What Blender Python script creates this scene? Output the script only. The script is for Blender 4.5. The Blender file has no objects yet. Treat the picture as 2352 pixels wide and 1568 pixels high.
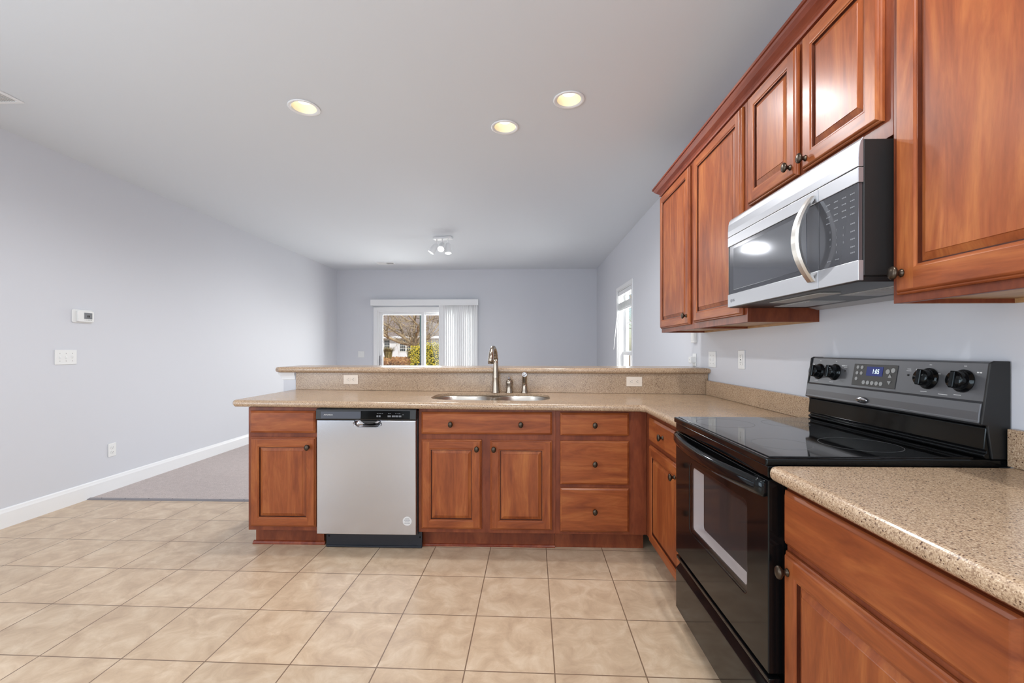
import bpy, bmesh, math, random
from mathutils import Vector, Matrix
R = math.radians
S = bpy.context.scene
C = S.collection
random.seed(7)

# ------------------------------------------------------------------ camera, world, light, exposure
cam_d = bpy.data.cameras.new('camera'); cam = bpy.data.objects.new('camera', cam_d); C.objects.link(cam)
cam.location = (0, 0, 1.235); cam.rotation_euler = (R(90), 0, math.atan(0.0305))
cam_d.sensor_width = 36; cam_d.lens = 36*1000/2352; cam_d.shift_y = 19/2352
cam_d.clip_start = 0.02; cam_d.clip_end = 300
S.camera = cam
S.view_settings.view_transform = 'Standard'; S.view_settings.look = 'None'
S.view_settings.gamma = 1; S.view_settings.use_curve_mapping = False
S.view_settings.exposure = 0.0

w = bpy.data.worlds.new('sky'); S.world = w; w.use_nodes = True
nt = w.node_tree; bg = nt.nodes['Background']
sky = nt.nodes.new('ShaderNodeTexSky'); sky.sky_type = 'NISHITA'; sky.sun_disc = False
sky.sun_elevation = R(38); sky.sun_rotation = R(140)
nt.links.new(sky.outputs[0], bg.inputs[0]); bg.inputs[1].default_value = 0.16

def lamp(name, kind, loc, rot, power, color=(1, 1, 1), **kw):
    d = bpy.data.lights.new(name, kind); d.energy = power; d.color = color
    for k, v in kw.items(): setattr(d, k, v)
    o = bpy.data.objects.new(name, d); C.objects.link(o); o.location = loc; o.rotation_euler = rot
    return o
lamp('sun', 'SUN', (6, -4, 9), (R(52), 0, R(32)), 3.0, (1, .94, .85), angle=R(0.6))
# added fill lights behind and beside the camera, no windows are built there
lamp('rear_fill', 'AREA', (-.3, -2.4, 1.45), (R(97), 0, 0), 70, (.82, .91, 1), shape='RECTANGLE', size=3.0, size_y=2.2)
# added fill tilted upward to brighten the ceiling
lamp('ceiling_fill', 'AREA', (-1.2, -2.2, .9), (R(150), 0, 0), 16, (.8, .9, 1), shape='RECTANGLE', size=4.2, size_y=1.2)
lamp('side_fill', 'AREA', (-3.45, -0.4, 1.35), (0, R(-100), 0), 74, (.82, .91, 1), shape='RECTANGLE', size=2.0, size_y=2.2)  # added side fill, the wall has no opening here
lamp('patio_door_daylight', 'AREA', (-2.2, 9.0, 1.15), (R(-92), 0, 0), 118, (1, 1, 1), shape='RECTANGLE', size=1.7, size_y=1.9)
lamp('living_window_daylight', 'AREA', (2.15, 5.7, 1.5), (0, R(92), 0), 78, (1, 1, 1), shape='RECTANGLE', size=1.6, size_y=1.3)

# ------------------------------------------------------------------ materials
def srgb(r, g, b):
    f = lambda c: (c/12.92 if c <= .04045 else ((c+.055)/1.055)**2.4)
    return (f(r/255), f(g/255), f(b/255), 1)
def mat(name, col, rough=.5, metal=0, **kw):
    m = bpy.data.materials.new(name); m.use_nodes = True
    b = m.node_tree.nodes['Principled BSDF']
    b.inputs['Base Color'].default_value = col; b.inputs['Roughness'].default_value = rough; b.inputs['Metallic'].default_value = metal
    for k, v in kw.items(): b.inputs[k.replace('_', ' ')].default_value = v
    return m
def N(m, t, **kw):
    n = m.node_tree.nodes.new(t)
    for k, v in kw.items(): setattr(n, k, v)
    return n
def L(m, a, b): m.node_tree.links.new(a, b)
def ramp(m, fac, stops):
    r = N(m, 'ShaderNodeValToRGB'); e = r.color_ramp.elements
    while len(e) < len(stops): e.new(.5)
    for el, (p, c) in zip(e, stops): el.position = p; el.color = c
    L(m, fac, r.inputs[0]); return r.outputs[0]
def coords(m, scale, rand=True, rot=(0, 0, 0)):
    tc = N(m, 'ShaderNodeTexCoord'); mp = N(m, 'ShaderNodeMapping'); mp.inputs['Scale'].default_value = scale; mp.inputs['Rotation'].default_value = rot
    if rand:
        oi = N(m, 'ShaderNodeObjectInfo'); mul = N(m, 'ShaderNodeVectorMath', operation='SCALE'); cmb = N(m, 'ShaderNodeCombineXYZ')
        for i in range(3): L(m, oi.outputs['Random'], cmb.inputs[i])
        L(m, cmb.outputs[0], mul.inputs[0]); mul.inputs['Scale'].default_value = 37.0
        ad = N(m, 'ShaderNodeVectorMath', operation='ADD'); L(m, tc.outputs['Object'], ad.inputs[0]); L(m, mul.outputs[0], ad.inputs[1]); L(m, ad.outputs[0], mp.inputs[0])
    else: L(m, tc.outputs['Object'], mp.inputs[0])
    return mp.outputs[0]
def noise(m, vec, scale, detail=4, rough=.55, dist=0):
    n = N(m, 'ShaderNodeTexNoise'); L(m, vec, n.inputs['Vector']); n.inputs['Scale'].default_value = scale
    n.inputs['Detail'].default_value = detail; n.inputs['Roughness'].default_value = rough; n.inputs['Distortion'].default_value = dist
    return n.outputs['Fac']
def bsdf(m): return m.node_tree.nodes['Principled BSDF']
def bump(m, h, s, d=.002):
    b = N(m, 'ShaderNodeBump'); b.inputs['Strength'].default_value = s; b.inputs['Distance'].default_value = d
    L(m, h, b.inputs['Height']); L(m, b.outputs[0], bsdf(m).inputs['Normal'])
def mixc(m, fac, a, b, mode='MIX'):
    x = N(m, 'ShaderNodeMix', data_type='RGBA', blend_type=mode)
    if isinstance(fac, (int, float)): x.inputs[0].default_value = fac
    else: L(m, fac, x.inputs[0])
    for s, i in ((a, 6), (b, 7)):
        if hasattr(s, 'links'): L(m, s, x.inputs[i])
        else: x.inputs[i].default_value = s
    return x.outputs[2]

def wood(name, scale, dark, mid, light):
    m = mat(name, mid, .3)
    v = coords(m, scale)
    g = noise(m, v, 2.2, 5, .6, .9)
    f = noise(m, v, 14, 3, .6)
    c = ramp(m, g, [(.24, dark), (.5, mid), (.77, light)])
    c2 = ramp(m, f, [(.3, (.78, .76, .74, 1)), (.65, (1.08, 1.08, 1.08, 1))])
    L(m, mixc(m, .55, c, c2, 'MULTIPLY'), bsdf(m).inputs['Base Color'])
    b = bsdf(m); b.inputs['Coat Weight'].default_value = .32; b.inputs['Coat Roughness'].default_value = .26
    b.inputs['Roughness'].default_value = .5; b.inputs['Specular IOR Level'].default_value = .15
    return m
WD, WM, WL = srgb(108, 50, 26), srgb(140, 73, 37), srgb(170, 102, 54)
M = {}
M['wood_v'] = wood('cherry_wood_upright', (7, 7, 1), WD, WM, WL)
M['wood_h'] = wood('cherry_wood_level', (1, 7, 7), WD, WM, WL)
M['wood_dark'] = wood('cherry_wood_frame', (5, 5, 1.4), srgb(92, 42, 26), srgb(118, 58, 34), srgb(138, 74, 44))
M['wood_groove'] = wood('dark_wood_groove', (5, 5, 2), srgb(58, 24, 14), srgb(76, 34, 18), srgb(94, 46, 26))  # darker wood tone used in the door grooves
M['wood_raw'] = wood('pale_plywood', (2, 9, 9), srgb(150, 112, 72), srgb(180, 140, 96), srgb(200, 164, 120))
M['wood_trim'] = wood('cherry_moulding', (6, 1, 6), srgb(90, 36, 22), srgb(122, 54, 32), srgb(146, 74, 44))

m = M['wall'] = mat('painted_blue_grey_wall', srgb(210, 212, 218), .6)
bump(m, noise(m, coords(m, (1, 1, 1), False), 160, 3), .05, .001)
m = M['ceiling'] = mat('flat_white_ceiling', srgb(216, 221, 226), .85)
bump(m, noise(m, coords(m, (1, 1, 1), False), 120, 3), .06, .001)
M['white'] = mat('white_semi_gloss_paint', srgb(236, 237, 238), .35)
M['plastic'] = mat('white_plastic', srgb(232, 233, 232), .4)
M['cream'] = mat('cream_plastic', srgb(228, 214, 198), .4)
M['slot'] = mat('dark_slot', srgb(40, 38, 36), .6)
M['bronze'] = mat('dark_bronze', srgb(74, 64, 54), .32, .85)
M['black_plastic'] = mat('black_plastic', srgb(22, 22, 23), .38)
M['black_enamel'] = mat('black_gloss_enamel', srgb(13, 13, 14), .08, Specular_IOR_Level=.3, Specular_Tint=(.84, .96, 1, 1))
m = M['black_texture'] = mat('black_textured_steel', srgb(20, 20, 20), .5)
bump(m, noise(m, coords(m, (1, 1, 1), False), 700, 2), .25, .0006)
M['black_glass'] = mat('black_cooktop_glass', srgb(14, 14, 15), .05, Specular_IOR_Level=.75)
M['console'] = mat('charcoal_console', srgb(104, 105, 108), .36, .7)
M['name_plate'] = mat('slate_name_plate', srgb(66, 70, 80), .35)
M['console_panel'] = mat('charcoal_control_panel', srgb(52, 51, 50), .45)
M['grey_button'] = mat('grey_buttons', srgb(150, 150, 148), .5)
M['ring'] = mat('faint_burner_ring', srgb(92, 92, 94), .4)
M['print_white'] = mat('white_print', srgb(208, 208, 206), .6)
M['print_grey'] = mat('grey_print', srgb(120, 122, 126), .6)
M['display'] = mat('blue_display', srgb(26, 32, 70), .2, Emission_Color=srgb(40, 55, 130), Emission_Strength=.45)
M['digits'] = mat('lit_digits', srgb(220, 235, 235), .4, Emission_Color=srgb(215, 235, 240), Emission_Strength=.9)
M['sticker'] = mat('paper_sticker', srgb(206, 204, 202), .7)
M['chrome'] = mat('chrome', srgb(205, 205, 208), .12, 1)
M['mw_window'] = mat('mirrored_grey_glass', srgb(128, 130, 135), .06, .75, Specular_IOR_Level=.8)
M['mw_panel'] = mat('dark_grey_glass', srgb(100, 101, 106), .1, .65, Specular_IOR_Level=.7)
M['oven_frame'] = mat('grey_inner_oven_trim', srgb(236, 232, 230), .6)
M['oven_dark'] = mat('oven_cavity', srgb(48, 43, 42), .7)
M['mesh_metal'] = mat('aluminium_filter', srgb(180, 180, 180), .5, .5)
M['lens'] = mat('frosted_light_lens', srgb(170, 168, 164), .5)
M['plinth_black'] = mat('navy_black_toe_panel', srgb(24, 28, 36), .4)

def steel(name, scale, base, rough):
    m = mat(name, base, rough, 1)
    f = noise(m, coords(m, scale, False), 8, 2, .5)
    mr = N(m, 'ShaderNodeMapRange'); mr.inputs['To Min'].default_value = rough*.94; mr.inputs['To Max'].default_value = rough*1.06
    L(m, f, mr.inputs['Value']); L(m, mr.outputs[0], bsdf(m).inputs['Roughness'])
    bsdf(m).inputs['Anisotropic'].default_value = .5
    return m
M['steel'] = steel('brushed_stainless_steel', (30, 30, .4), srgb(194, 198, 206), .24)
M['steel_h'] = steel('brushed_stainless_trim', (.4, 30, 30), srgb(186, 187, 191), .4)
M['satin'] = mat('satin_handle_steel', srgb(196, 193, 188), .34, 1)
M['steel_sink'] = steel('satin_sink_steel', (10, 10, 10), srgb(178, 172, 164), .3)
M['nickel'] = steel('brushed_nickel', (20, 20, 2), srgb(164, 152, 138), .26)

m = M['granite'] = mat('speckled_tan_quartz', srgb(172, 146, 120), .22)
v = coords(m, (1, 1, 1), False)
def voro(m, v, s):
    n = N(m, 'ShaderNodeTexVoronoi'); n.inputs['Scale'].default_value = s; L(m, v, n.inputs['Vector']); return n
v1 = voro(m, v, 460); sep = N(m, 'ShaderNodeSeparateColor'); L(m, v1.outputs['Color'], sep.inputs[0])
gn = noise(m, v, 210, 3, .65); gs = N(m, 'ShaderNodeMapRange'); gs.inputs['From Min'].default_value = .3; gs.inputs['From Max'].default_value = .7; L(m, gn, gs.inputs['Value'])
gm_ = N(m, 'ShaderNodeMix'); gm_.inputs[0].default_value = .42; L(m, sep.outputs[0], gm_.inputs[2]); L(m, gs.outputs[0], gm_.inputs[3])
c = ramp(m, gm_.outputs[0], [(.05, srgb(96, 72, 56)), (.22, srgb(138, 112, 90)), (.45, srgb(168, 142, 115)), (.7, srgb(184, 159, 131)), (.95, srgb(206, 187, 162))])
v2 = voro(m, v, 210); sep2 = N(m, 'ShaderNodeSeparateColor'); L(m, v2.outputs['Color'], sep2.inputs[0])
dk = ramp(m, sep2.outputs[1], [(0, (1, 1, 1, 1)), (.11, (1, 1, 1, 1)), (.125, (0, 0, 0, 1))])
ds = ramp(m, v2.outputs['Distance'], [(.3, (1, 1, 1, 1)), (.45, (0, 0, 0, 1))])
dk2 = N(m, 'ShaderNodeMath', operation='MULTIPLY'); L(m, dk, dk2.inputs[0]); L(m, ds, dk2.inputs[1])
c = mixc(m, dk2.outputs[0], c, srgb(84, 60, 48))
cl = ramp(m, noise(m, v, 6, 3), [(.3, (.9, .89, .88, 1)), (.7, (1.06, 1.05, 1.04, 1))])
L(m, mixc(m, .7, c, cl, 'MULTIPLY'), bsdf(m).inputs['Base Color'])

m = M['tile'] = mat('beige_ceramic_tile', srgb(196, 172, 146), .3)
v = coords(m, (1, 1, 1), False)
mp = N(m, 'ShaderNodeMapping'); L(m, v, mp.inputs[0]); mp.inputs['Rotation'].default_value = (0, 0, .016); mp.inputs['Location'].default_value = (-.086, .0615, 0)
br = N(m, 'ShaderNodeTexBrick'); L(m, mp.outputs[0], br.inputs['Vector']); br.offset = 0; br.squash = 1
br.inputs['Scale'].default_value = 1; br.inputs['Brick Width'].default_value = .3455; br.inputs['Row Height'].default_value = .3455
br.inputs['Mortar Size'].default_value = .0028; br.inputs['Mortar Smooth'].default_value = .3; br.inputs['Bias'].default_value = 0
br.inputs['Color1'].default_value = (.95, .95, .95, 1); br.inputs['Color2'].default_value = (1.05, 1.04, 1.03, 1)
c = ramp(m, noise(m, v, 9, 6, .65, .6), [(.3, srgb(178, 152, 126)), (.5, srgb(197, 172, 144)), (.7, srgb(213, 192, 166))])
c = mixc(m, 1, c, br.outputs['Color'], 'MULTIPLY')
L(m, mixc(m, br.outputs['Fac'], c, srgb(128, 104, 84)), bsdf(m).inputs['Base Color'])
inv = N(m, 'ShaderNodeMath', operation='SUBTRACT'); inv.inputs[0].default_value = 1; L(m, br.outputs['Fac'], inv.inputs[1])
bump(m, inv.outputs[0], .35, .003)
TILE_MAP = mp

m = M['carpet'] = mat('mauve_beige_carpet', srgb(190, 176, 172), .95)
v = coords(m, (1, 1, 1), False)
n1 = noise(m, v, 240, 3, .7); n2 = noise(m, v, 22, 4, .6)
c = ramp(m, n1, [(.3, srgb(170, 156, 152)), (.7, srgb(224, 212, 208))]); c2 = ramp(m, n2, [(.3, (.9, .9, .9, 1)), (.7, (1.05, 1.05, 1.05, 1))])
L(m, mixc(m, .8, c, c2, 'MULTIPLY'), bsdf(m).inputs['Base Color']); bump(m, n1, .8, .006)
M['strip'] = mat('grey_metal_strip', srgb(150, 146, 148), .4, .6)

def glow(name, col, s):
    return mat(name, (*col[:3], 1), .5, Emission_Color=col, Emission_Strength=s)
M['bulb'] = glow('lit_warm_bulb', srgb(255, 251, 242), 1.5)
M['led'] = glow('lit_white_bulb', srgb(255, 255, 255), 6)
M['added_dark_door'] = mat('added_brown_door', srgb(58, 50, 46), .5)
M['reflector'] = mat('cream_reflector', srgb(253, 244, 216), .5)
m = M['glass'] = bpy.data.materials.new('clear_window_glass'); m.use_nodes = True
for n in list(m.node_tree.nodes): m.node_tree.nodes.remove(n)
o = N(m, 'ShaderNodeOutputMaterial'); tr = N(m, 'ShaderNodeBsdfTransparent'); gl = N(m, 'ShaderNodeBsdfGlossy'); mx = N(m, 'ShaderNodeMixShader')
gl.inputs['Roughness'].default_value = .02; tr.inputs[0].default_value = (.97, .98, .97, 1); mx.inputs[0].default_value = .018
L(m, tr.outputs[0], mx.inputs[1]); L(m, gl.outputs[0], mx.inputs[2]); L(m, mx.outputs[0], o.inputs[0])
m = M['smoked'] = bpy.data.materials.new('smoked_oven_glass'); m.use_nodes = True
for n in list(m.node_tree.nodes): m.node_tree.nodes.remove(n)
o = N(m, 'ShaderNodeOutputMaterial'); tr = N(m, 'ShaderNodeBsdfTransparent'); gl = N(m, 'ShaderNodeBsdfGlossy'); mx = N(m, 'ShaderNodeMixShader'); fr = N(m, 'ShaderNodeFresnel')
fr.inputs[0].default_value = 1.33
gl.inputs['Roughness'].default_value = .04; tr.inputs[0].default_value = (.9, .88, .88, 1)
gm = N(m, 'ShaderNodeNewGeometry'); bk = N(m, 'ShaderNodeMath', operation='SUBTRACT'); bk.inputs[0].default_value = 1; L(m, gm.outputs['Backfacing'], bk.inputs[1]); fm = N(m, 'ShaderNodeMath', operation='MULTIPLY'); L(m, fr.outputs[0], fm.inputs[0]); L(m, bk.outputs[0], fm.inputs[1])
L(m, fm.outputs[0], mx.inputs[0]); L(m, tr.outputs[0], mx.inputs[1]); L(m, gl.outputs[0], mx.inputs[2]); L(m, mx.outputs[0], o.inputs[0])

def leafy(name, cols, rough=.6):
    m = mat(name, cols[0], rough); g = N(m, 'ShaderNodeNewGeometry')
    n = len(cols); L(m, ramp(m, g.outputs['Random Per Island'], [(i/(n-1), c) for i, c in enumerate(cols)]), bsdf(m).inputs['Base Color']); return m
M['hedge'] = leafy('golden_hedge_leaves', [srgb(56, 66, 14), srgb(140, 134, 24), srgb(214, 190, 30), srgb(240, 214, 50), srgb(244, 228, 110)])
M['hedge_core'] = mat('olive_hedge_twigs', srgb(60, 66, 24), .9)  # dark olive core beneath the leaves
M['grass_tan'] = leafy('dry_grass_blades', [srgb(110, 104, 60), srgb(160, 140, 84), srgb(206, 180, 120)])
M['straw'] = leafy('russet_ground_cover', [srgb(120, 76, 44), srgb(176, 120, 66), srgb(206, 160, 104), srgb(150, 92, 60)])
m = M['ground'] = mat('pine_straw_ground', srgb(170, 124, 76), .95)
v = coords(m, (1, 1, 1), False); L(m, ramp(m, noise(m, v, 2.5, 6, .7), [(.3, srgb(130, 86, 50)), (.55, srgb(180, 134, 84)), (.75, srgb(214, 180, 128))]), bsdf(m).inputs['Base Color'])
m = M['bark'] = mat('tan_bark', srgb(140, 118, 92), .9)
v = coords(m, (1, 1, 1), False); L(m, ramp(m, noise(m, v, 3, 5, .7), [(.3, srgb(140, 118, 92)), (.6, srgb(200, 180, 150)), (.8, srgb(226, 210, 182))]), bsdf(m).inputs['Base Color'])
M['siding'] = mat('white_siding', srgb(232, 234, 240), .6)
m = M['shingle'] = mat('pinkish_grey_shingles', srgb(150, 138, 132), .9)
v = coords(m, (1, 1, 1), False); L(m, ramp(m, noise(m, v, 5, 5, .7), [(.3, srgb(120, 106, 100)), (.7, srgb(168, 154, 148))]), bsdf(m).inputs['Base Color'])
M['dark_pane'] = mat('dark_house_glass', srgb(70, 78, 84), .15)
M['post'] = mat('dark_green_post', srgb(52, 74, 74), .5)
M['brick'] = mat('tan_wall_beyond', srgb(150, 132, 112), .9)

# ------------------------------------------------------------------ mesh helpers
class MB:
    def __init__(s): s.v = []; s.f = []; s.m = []; s.s = []
    def add(s, verts, faces, mi=0, smooth=False):
        b = len(s.v); s.v += [tuple(p) for p in verts]
        for k, f in enumerate(faces):
            s.f.append([b+i for i in f]); s.m.append(mi[k] if isinstance(mi, list) else mi); s.s.append(smooth)
        return s
    def box(s, x0, x1, y0, y1, z0, z1, mi=0):
        return s.add([(x0, y0, z0), (x1, y0, z0), (x1, y1, z0), (x0, y1, z0), (x0, y0, z1), (x1, y0, z1), (x1, y1, z1), (x0, y1, z1)],
                     [(0, 3, 2, 1), (4, 5, 6, 7), (0, 1, 5, 4), (1, 2, 6, 5), (2, 3, 7, 6), (3, 0, 4, 7)], mi)
    def loops(s, loops, mi=0, smooth=False, cap0=True, cap1=True, closed=True):
        n = len(loops[0]); v = [p for l in loops for p in l]; f = []
        for i in range(len(loops)-1):
            for j in range(n if closed else n-1):
                k = (j+1) % n; f.append((i*n+j, i*n+k, (i+1)*n+k, (i+1)*n+j))
        if cap0: f.append(tuple(reversed(range(n))))
        if cap1: f.append(tuple((len(loops)-1)*n+j for j in range(n)))
        return s.add(v, f, mi, smooth)
    def lathe(s, prof, n=24, mat4=None, mi=0, smooth=True, sx=1, sy=1, cap=True):
        ls = []
        for r, z in prof:
            ls.append([Vector((r*sx*math.cos(2*math.pi*j/n), r*sy*math.sin(2*math.pi*j/n), z)) for j in range(n)])
        if mat4 is not None: ls = [[mat4 @ p for p in l] for l in ls]
        return s.loops(ls, mi, smooth, cap, cap)
    def tube(s, pts, rad, n=12, mi=0, smooth=True, sy=1.0, cap=True, up=None):
        pts = [Vector(p) for p in pts]; rs = rad if isinstance(rad, (list, tuple)) else [rad]*len(pts)
        ls = []; prev = None
        for i, p in enumerate(pts):
            t = (pts[min(i+1, len(pts)-1)]-pts[max(i-1, 0)]).normalized()
            if prev is None:
                a = Vector(up) if up else (Vector((0, 0, 1)) if abs(t.z) < .9 else Vector((1, 0, 0)))
                u = (a - t*a.dot(t)).normalized()
            else: u = (prev - t*prev.dot(t)).normalized()
            prev = u; q = t.cross(u)
            ls.append([p+(u*math.cos(2*math.pi*j/n)+q*sy*math.sin(2*math.pi*j/n))*rs[i] for j in range(n)])
        return s.loops(ls, mi, smooth, cap, cap)
    def prism(s, prof, x0, x1, axis='x', mi=0, smooth=False):
        if axis == 'x': a = [(x0, p, q) for p, q in prof]; b = [(x1, p, q) for p, q in prof]
        elif axis == 'y': a = [(p, x0, q) for p, q in prof]; b = [(p, x1, q) for p, q in prof]
        else: a = [(p, q, x0) for p, q in prof]; b = [(p, q, x1) for p, q in prof]
        return s.loops([a, b], mi, smooth)
    def mesh(s, name):
        me = bpy.data.meshes.new(name); me.from_pydata(s.v, [], s.f)
        me.polygons.foreach_set('material_index', s.m); me.polygons.foreach_set('use_smooth', s.s)
        bm = bmesh.new(); bm.from_mesh(me); bmesh.ops.recalc_face_normals(bm, faces=bm.faces); bm.to_mesh(me); bm.free()
        return me
    def build(s, name, mats, parent=None, bevel=0, seg=2, loc=None):
        me = s.mesh(name)
        for k in (mats if isinstance(mats, (list, tuple)) else [mats]): me.materials.append(M[k])
        o = bpy.data.objects.new(name, me); C.objects.link(o); o.parent = parent
        if loc: o.location = loc
        if bevel:
            b = o.modifiers.new('edge', 'BEVEL'); b.width = bevel; b.segments = seg; b.limit_method = 'ANGLE'; b.angle_limit = R(40)
        return o
def tag(o, label, cat, group=None, kind=None):
    o['label'] = label; o['category'] = cat
    if group: o['group'] = group
    if kind: o['kind'] = kind
    return o
def thing(name, label, cat, loc=(0, 0, 0), rot=0, group=None):
    o = bpy.data.objects.new(name, None); C.objects.link(o); o.location = loc; o.rotation_euler = (0, 0, rot); o.empty_display_size = .1
    return tag(o, label, cat, group)
def struct(o, label, cat): return tag(o, label, cat, kind='structure')
def boolean(o, cutters):
    for mb in cutters:
        co = bpy.data.objects.new('cut', mb.mesh('cut')); C.objects.link(co); co.parent = o.parent
        md = o.modifiers.new('b', 'BOOLEAN'); md.object = co; md.solver = 'EXACT'; md.operation = 'DIFFERENCE'
        dg = bpy.context.evaluated_depsgraph_get(); me = bpy.data.meshes.new_from_object(o.evaluated_get(dg), depsgraph=dg)
        o.modifiers.clear(); o.data = me
        bpy.data.objects.remove(co)
def rrect(x0, x1, y0, y1, r, n=6):
    out = []
    for cx, cy, a in ((x1-r, y0+r, -90), (x1-r, y1-r, 0), (x0+r, y1-r, 90), (x0+r, y0+r, 180)):
        for i in range(n+1):
            t = R(a+90*i/n); out.append((cx+r*math.cos(t), cy+r*math.sin(t)))
    return out
def inset(poly, d):
    n = len(poly); out = []
    for i in range(n):
        p, a, b = Vector(poly[i]), Vector(poly[i-1]), Vector(poly[(i+1) % n])
        e1 = (p-a).normalized(); e2 = (b-p).normalized(); n1 = Vector((-e1.y, e1.x)); n2 = Vector((-e2.y, e2.x))
        bi = (n1+n2); k = d/(max(.25, 1+n1.dot(n2)))
        out.append(tuple(p+bi*k))
    return out
def slab(mb, poly, z0, z1, r=None, zf=None, seg=6):
    r = (z1-z0)/2 if r is None else r; prof = []
    for i in range(seg+1):
        t = R(-90+90*i/seg); prof.append((r-r*math.cos(t), z0+r+r*math.sin(t)))
    for i in range(seg+1):
        t = R(90*i/seg); prof.append((r-r*math.cos(t), z1-r+r*math.sin(t)))
    ls = []
    for d, z in prof:
        ls.append([(x, y, z+(zf(x) if zf else 0)) for x, y in inset(poly, d)])
    mb.loops(ls, 0, False); return mb
def text(parent, name, body, size, loc, mat_key, rot=(R(90), 0, 0), ext=.0004, align='CENTER', sx=1):
    cu = bpy.data.curves.new(name, 'FONT'); cu.body = body; cu.size = size; cu.extrude = ext; cu.align_x = align; cu.align_y = 'CENTER'
    t = bpy.data.objects.new(name, cu); C.objects.link(t); dg = bpy.context.evaluated_depsgraph_get()
    me = bpy.data.meshes.new_from_object(t.evaluated_get(dg), depsgraph=dg); bpy.data.objects.remove(t); bpy.data.curves.remove(cu)
    me.materials.clear(); me.materials.append(M[mat_key])
    o = bpy.data.objects.new(name, me); C.objects.link(o); o.parent = parent; o.location = loc; o.rotation_euler = rot; o.scale = (sx, 1, 1)
    return o

# ------------------------------------------------------------------ the room
XL, XR, YF, YB, ZC = -3.62, 1.35, 8.27, -2.6, 2.765
T = .16
cans = [(-1.397, 2.71), (.267, 2.674), (-.14, 2.99), (.62, .62), (-1.4, .35)]  # last pair added out of view to brighten the near kitchen
tile_top = 0
mb = MB(); mb.box(XL-T, XR+T, YB-T, YF, -.1, 0)
struct(mb.build('floor', 'tile'), 'beige square ceramic tile floor of the kitchen', 'floor')
mb = MB(); mb.box(XL+.0165, XR-.001, 3.490, YF-.0175, .0003, .007)
tag(mb.build('carpet', 'carpet'), 'mauve beige cut pile carpet beyond the peninsula', 'carpet', kind='stuff')
mb = MB(); mb.prism([(3.470, 0), (3.476, .006), (3.490, .010), (3.504, .010), (3.510, .006), (3.510, .006), (3.487, 0)], XL+.016, -1.7, 'x')
for i in range(9):
    x = -3.5+i*.2; mb.lathe([(.004, .0105), (.003, .0118), (.0005, .012)], 8, Matrix.Translation((x, 3.494, 0)), 1)
struct(mb.build('trim_1', ['strip', 'slot']), 'grey metal strip with nail heads where carpet meets tile', 'floor trim')

mb = MB(); mb.box(XL-T, XR+T, YB-T, YF+T, ZC, ZC+.03)
ceil = mb.build('ceiling', 'ceiling'); struct(ceil, 'flat white ceiling with recessed lights', 'ceiling')
boolean(ceil, [MB().lathe([(.075, ZC-.05), (.075, ZC+.08)], 40, Matrix.Translation((x, y, 0)), smooth=False) for x, y in cans])
struct(MB().box(XL-T, XL, YB-T, YF+T, -.1, ZC).build('wall_left', 'wall'), 'long pale blue-grey wall with thermostat and switches', 'wall')
struct(MB().box(XL, XR, YB-T, YB, -.1, ZC).build('wall_back', 'wall'), 'pale blue-grey wall behind the camera', 'wall')
d2 = struct(thing('added_door', 'added dark brown door behind the camera, for reflections', 'door', (0, YB, 0)), 'added dark brown door behind the camera, for reflections', 'door')  # added out of view to give the steel a dark reflection
MB().box(-2.86, -2.24, .0005, .03, .005, 2.03).build('door_panel', 'added_dark_door', d2, .004)
mb = MB(); mb.box(-2.93, -2.862, .0005, .02, 0, 2.10); mb.box(-2.238, -2.17, .0005, .02, 0, 2.10); mb.box(-2.862, -2.238, .0005, .02, 2.032, 2.10); mb.build('casing', 'white', d2, .003)
MB().lathe([(.012, 0), (.01, .03), (.026, .04), (.028, .055), (.015, .066), (.001, .067)], 20, Matrix.Translation((-2.30, .03, .95)) @ Matrix.Rotation(R(-90), 4, 'X')).build('knob', 'bronze', d2)
WX0, WX1, WZ0, WZ1 = 5.53, 6.40, .60, 2.085      # window opening in the right wall
mb = MB(); mb.box(XR, XR+T, YB-T, WX0, -.1, ZC); mb.box(XR, XR+T, WX1, YF+T, -.1, ZC); mb.box(XR, XR+T, WX0, WX1, -.1, WZ0); mb.box(XR, XR+T, WX0, WX1, WZ1, ZC)
struct(mb.build('wall_right', 'wall'), 'pale blue-grey wall behind the range and wall cabinets', 'wall')
DX0, DX1, DZ = -2.84, -.98, 1.99
mb = MB(); mb.box(XL, DX0, YF, YF+T, -.1, ZC); mb.box(DX1, XR, YF, YF+T, -.1, ZC); mb.box(DX0, DX1, YF, YF+T, DZ, ZC); mb.box(DX0, DX1, YF, YF+T, -.1, .0)
struct(mb.build('wall_far', 'wall'), 'pale blue-grey wall around the sliding patio door', 'wall')
bprof = [(0, 0), (.016, 0), (.016, .105), (.012, .118), (.010, .128), (.004, .135), (0, .135)]
struct(MB().prism([(XL+a, b) for a, b in bprof], YB, YF, 'y').build('baseboard_left', 'white'), 'tall white baseboard along the long blue-grey wall', 'baseboard')
mb = MB(); mb.prism([(YF-a, b) for a, b in bprof], XL+.02, DX0-.08, 'x'); mb.prism([(YF-a, b) for a, b in bprof], DX1+.08, XR-.02, 'x')
struct(mb.build('baseboard_far', 'white'), 'white baseboard either side of the patio door', 'baseboard')

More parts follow.
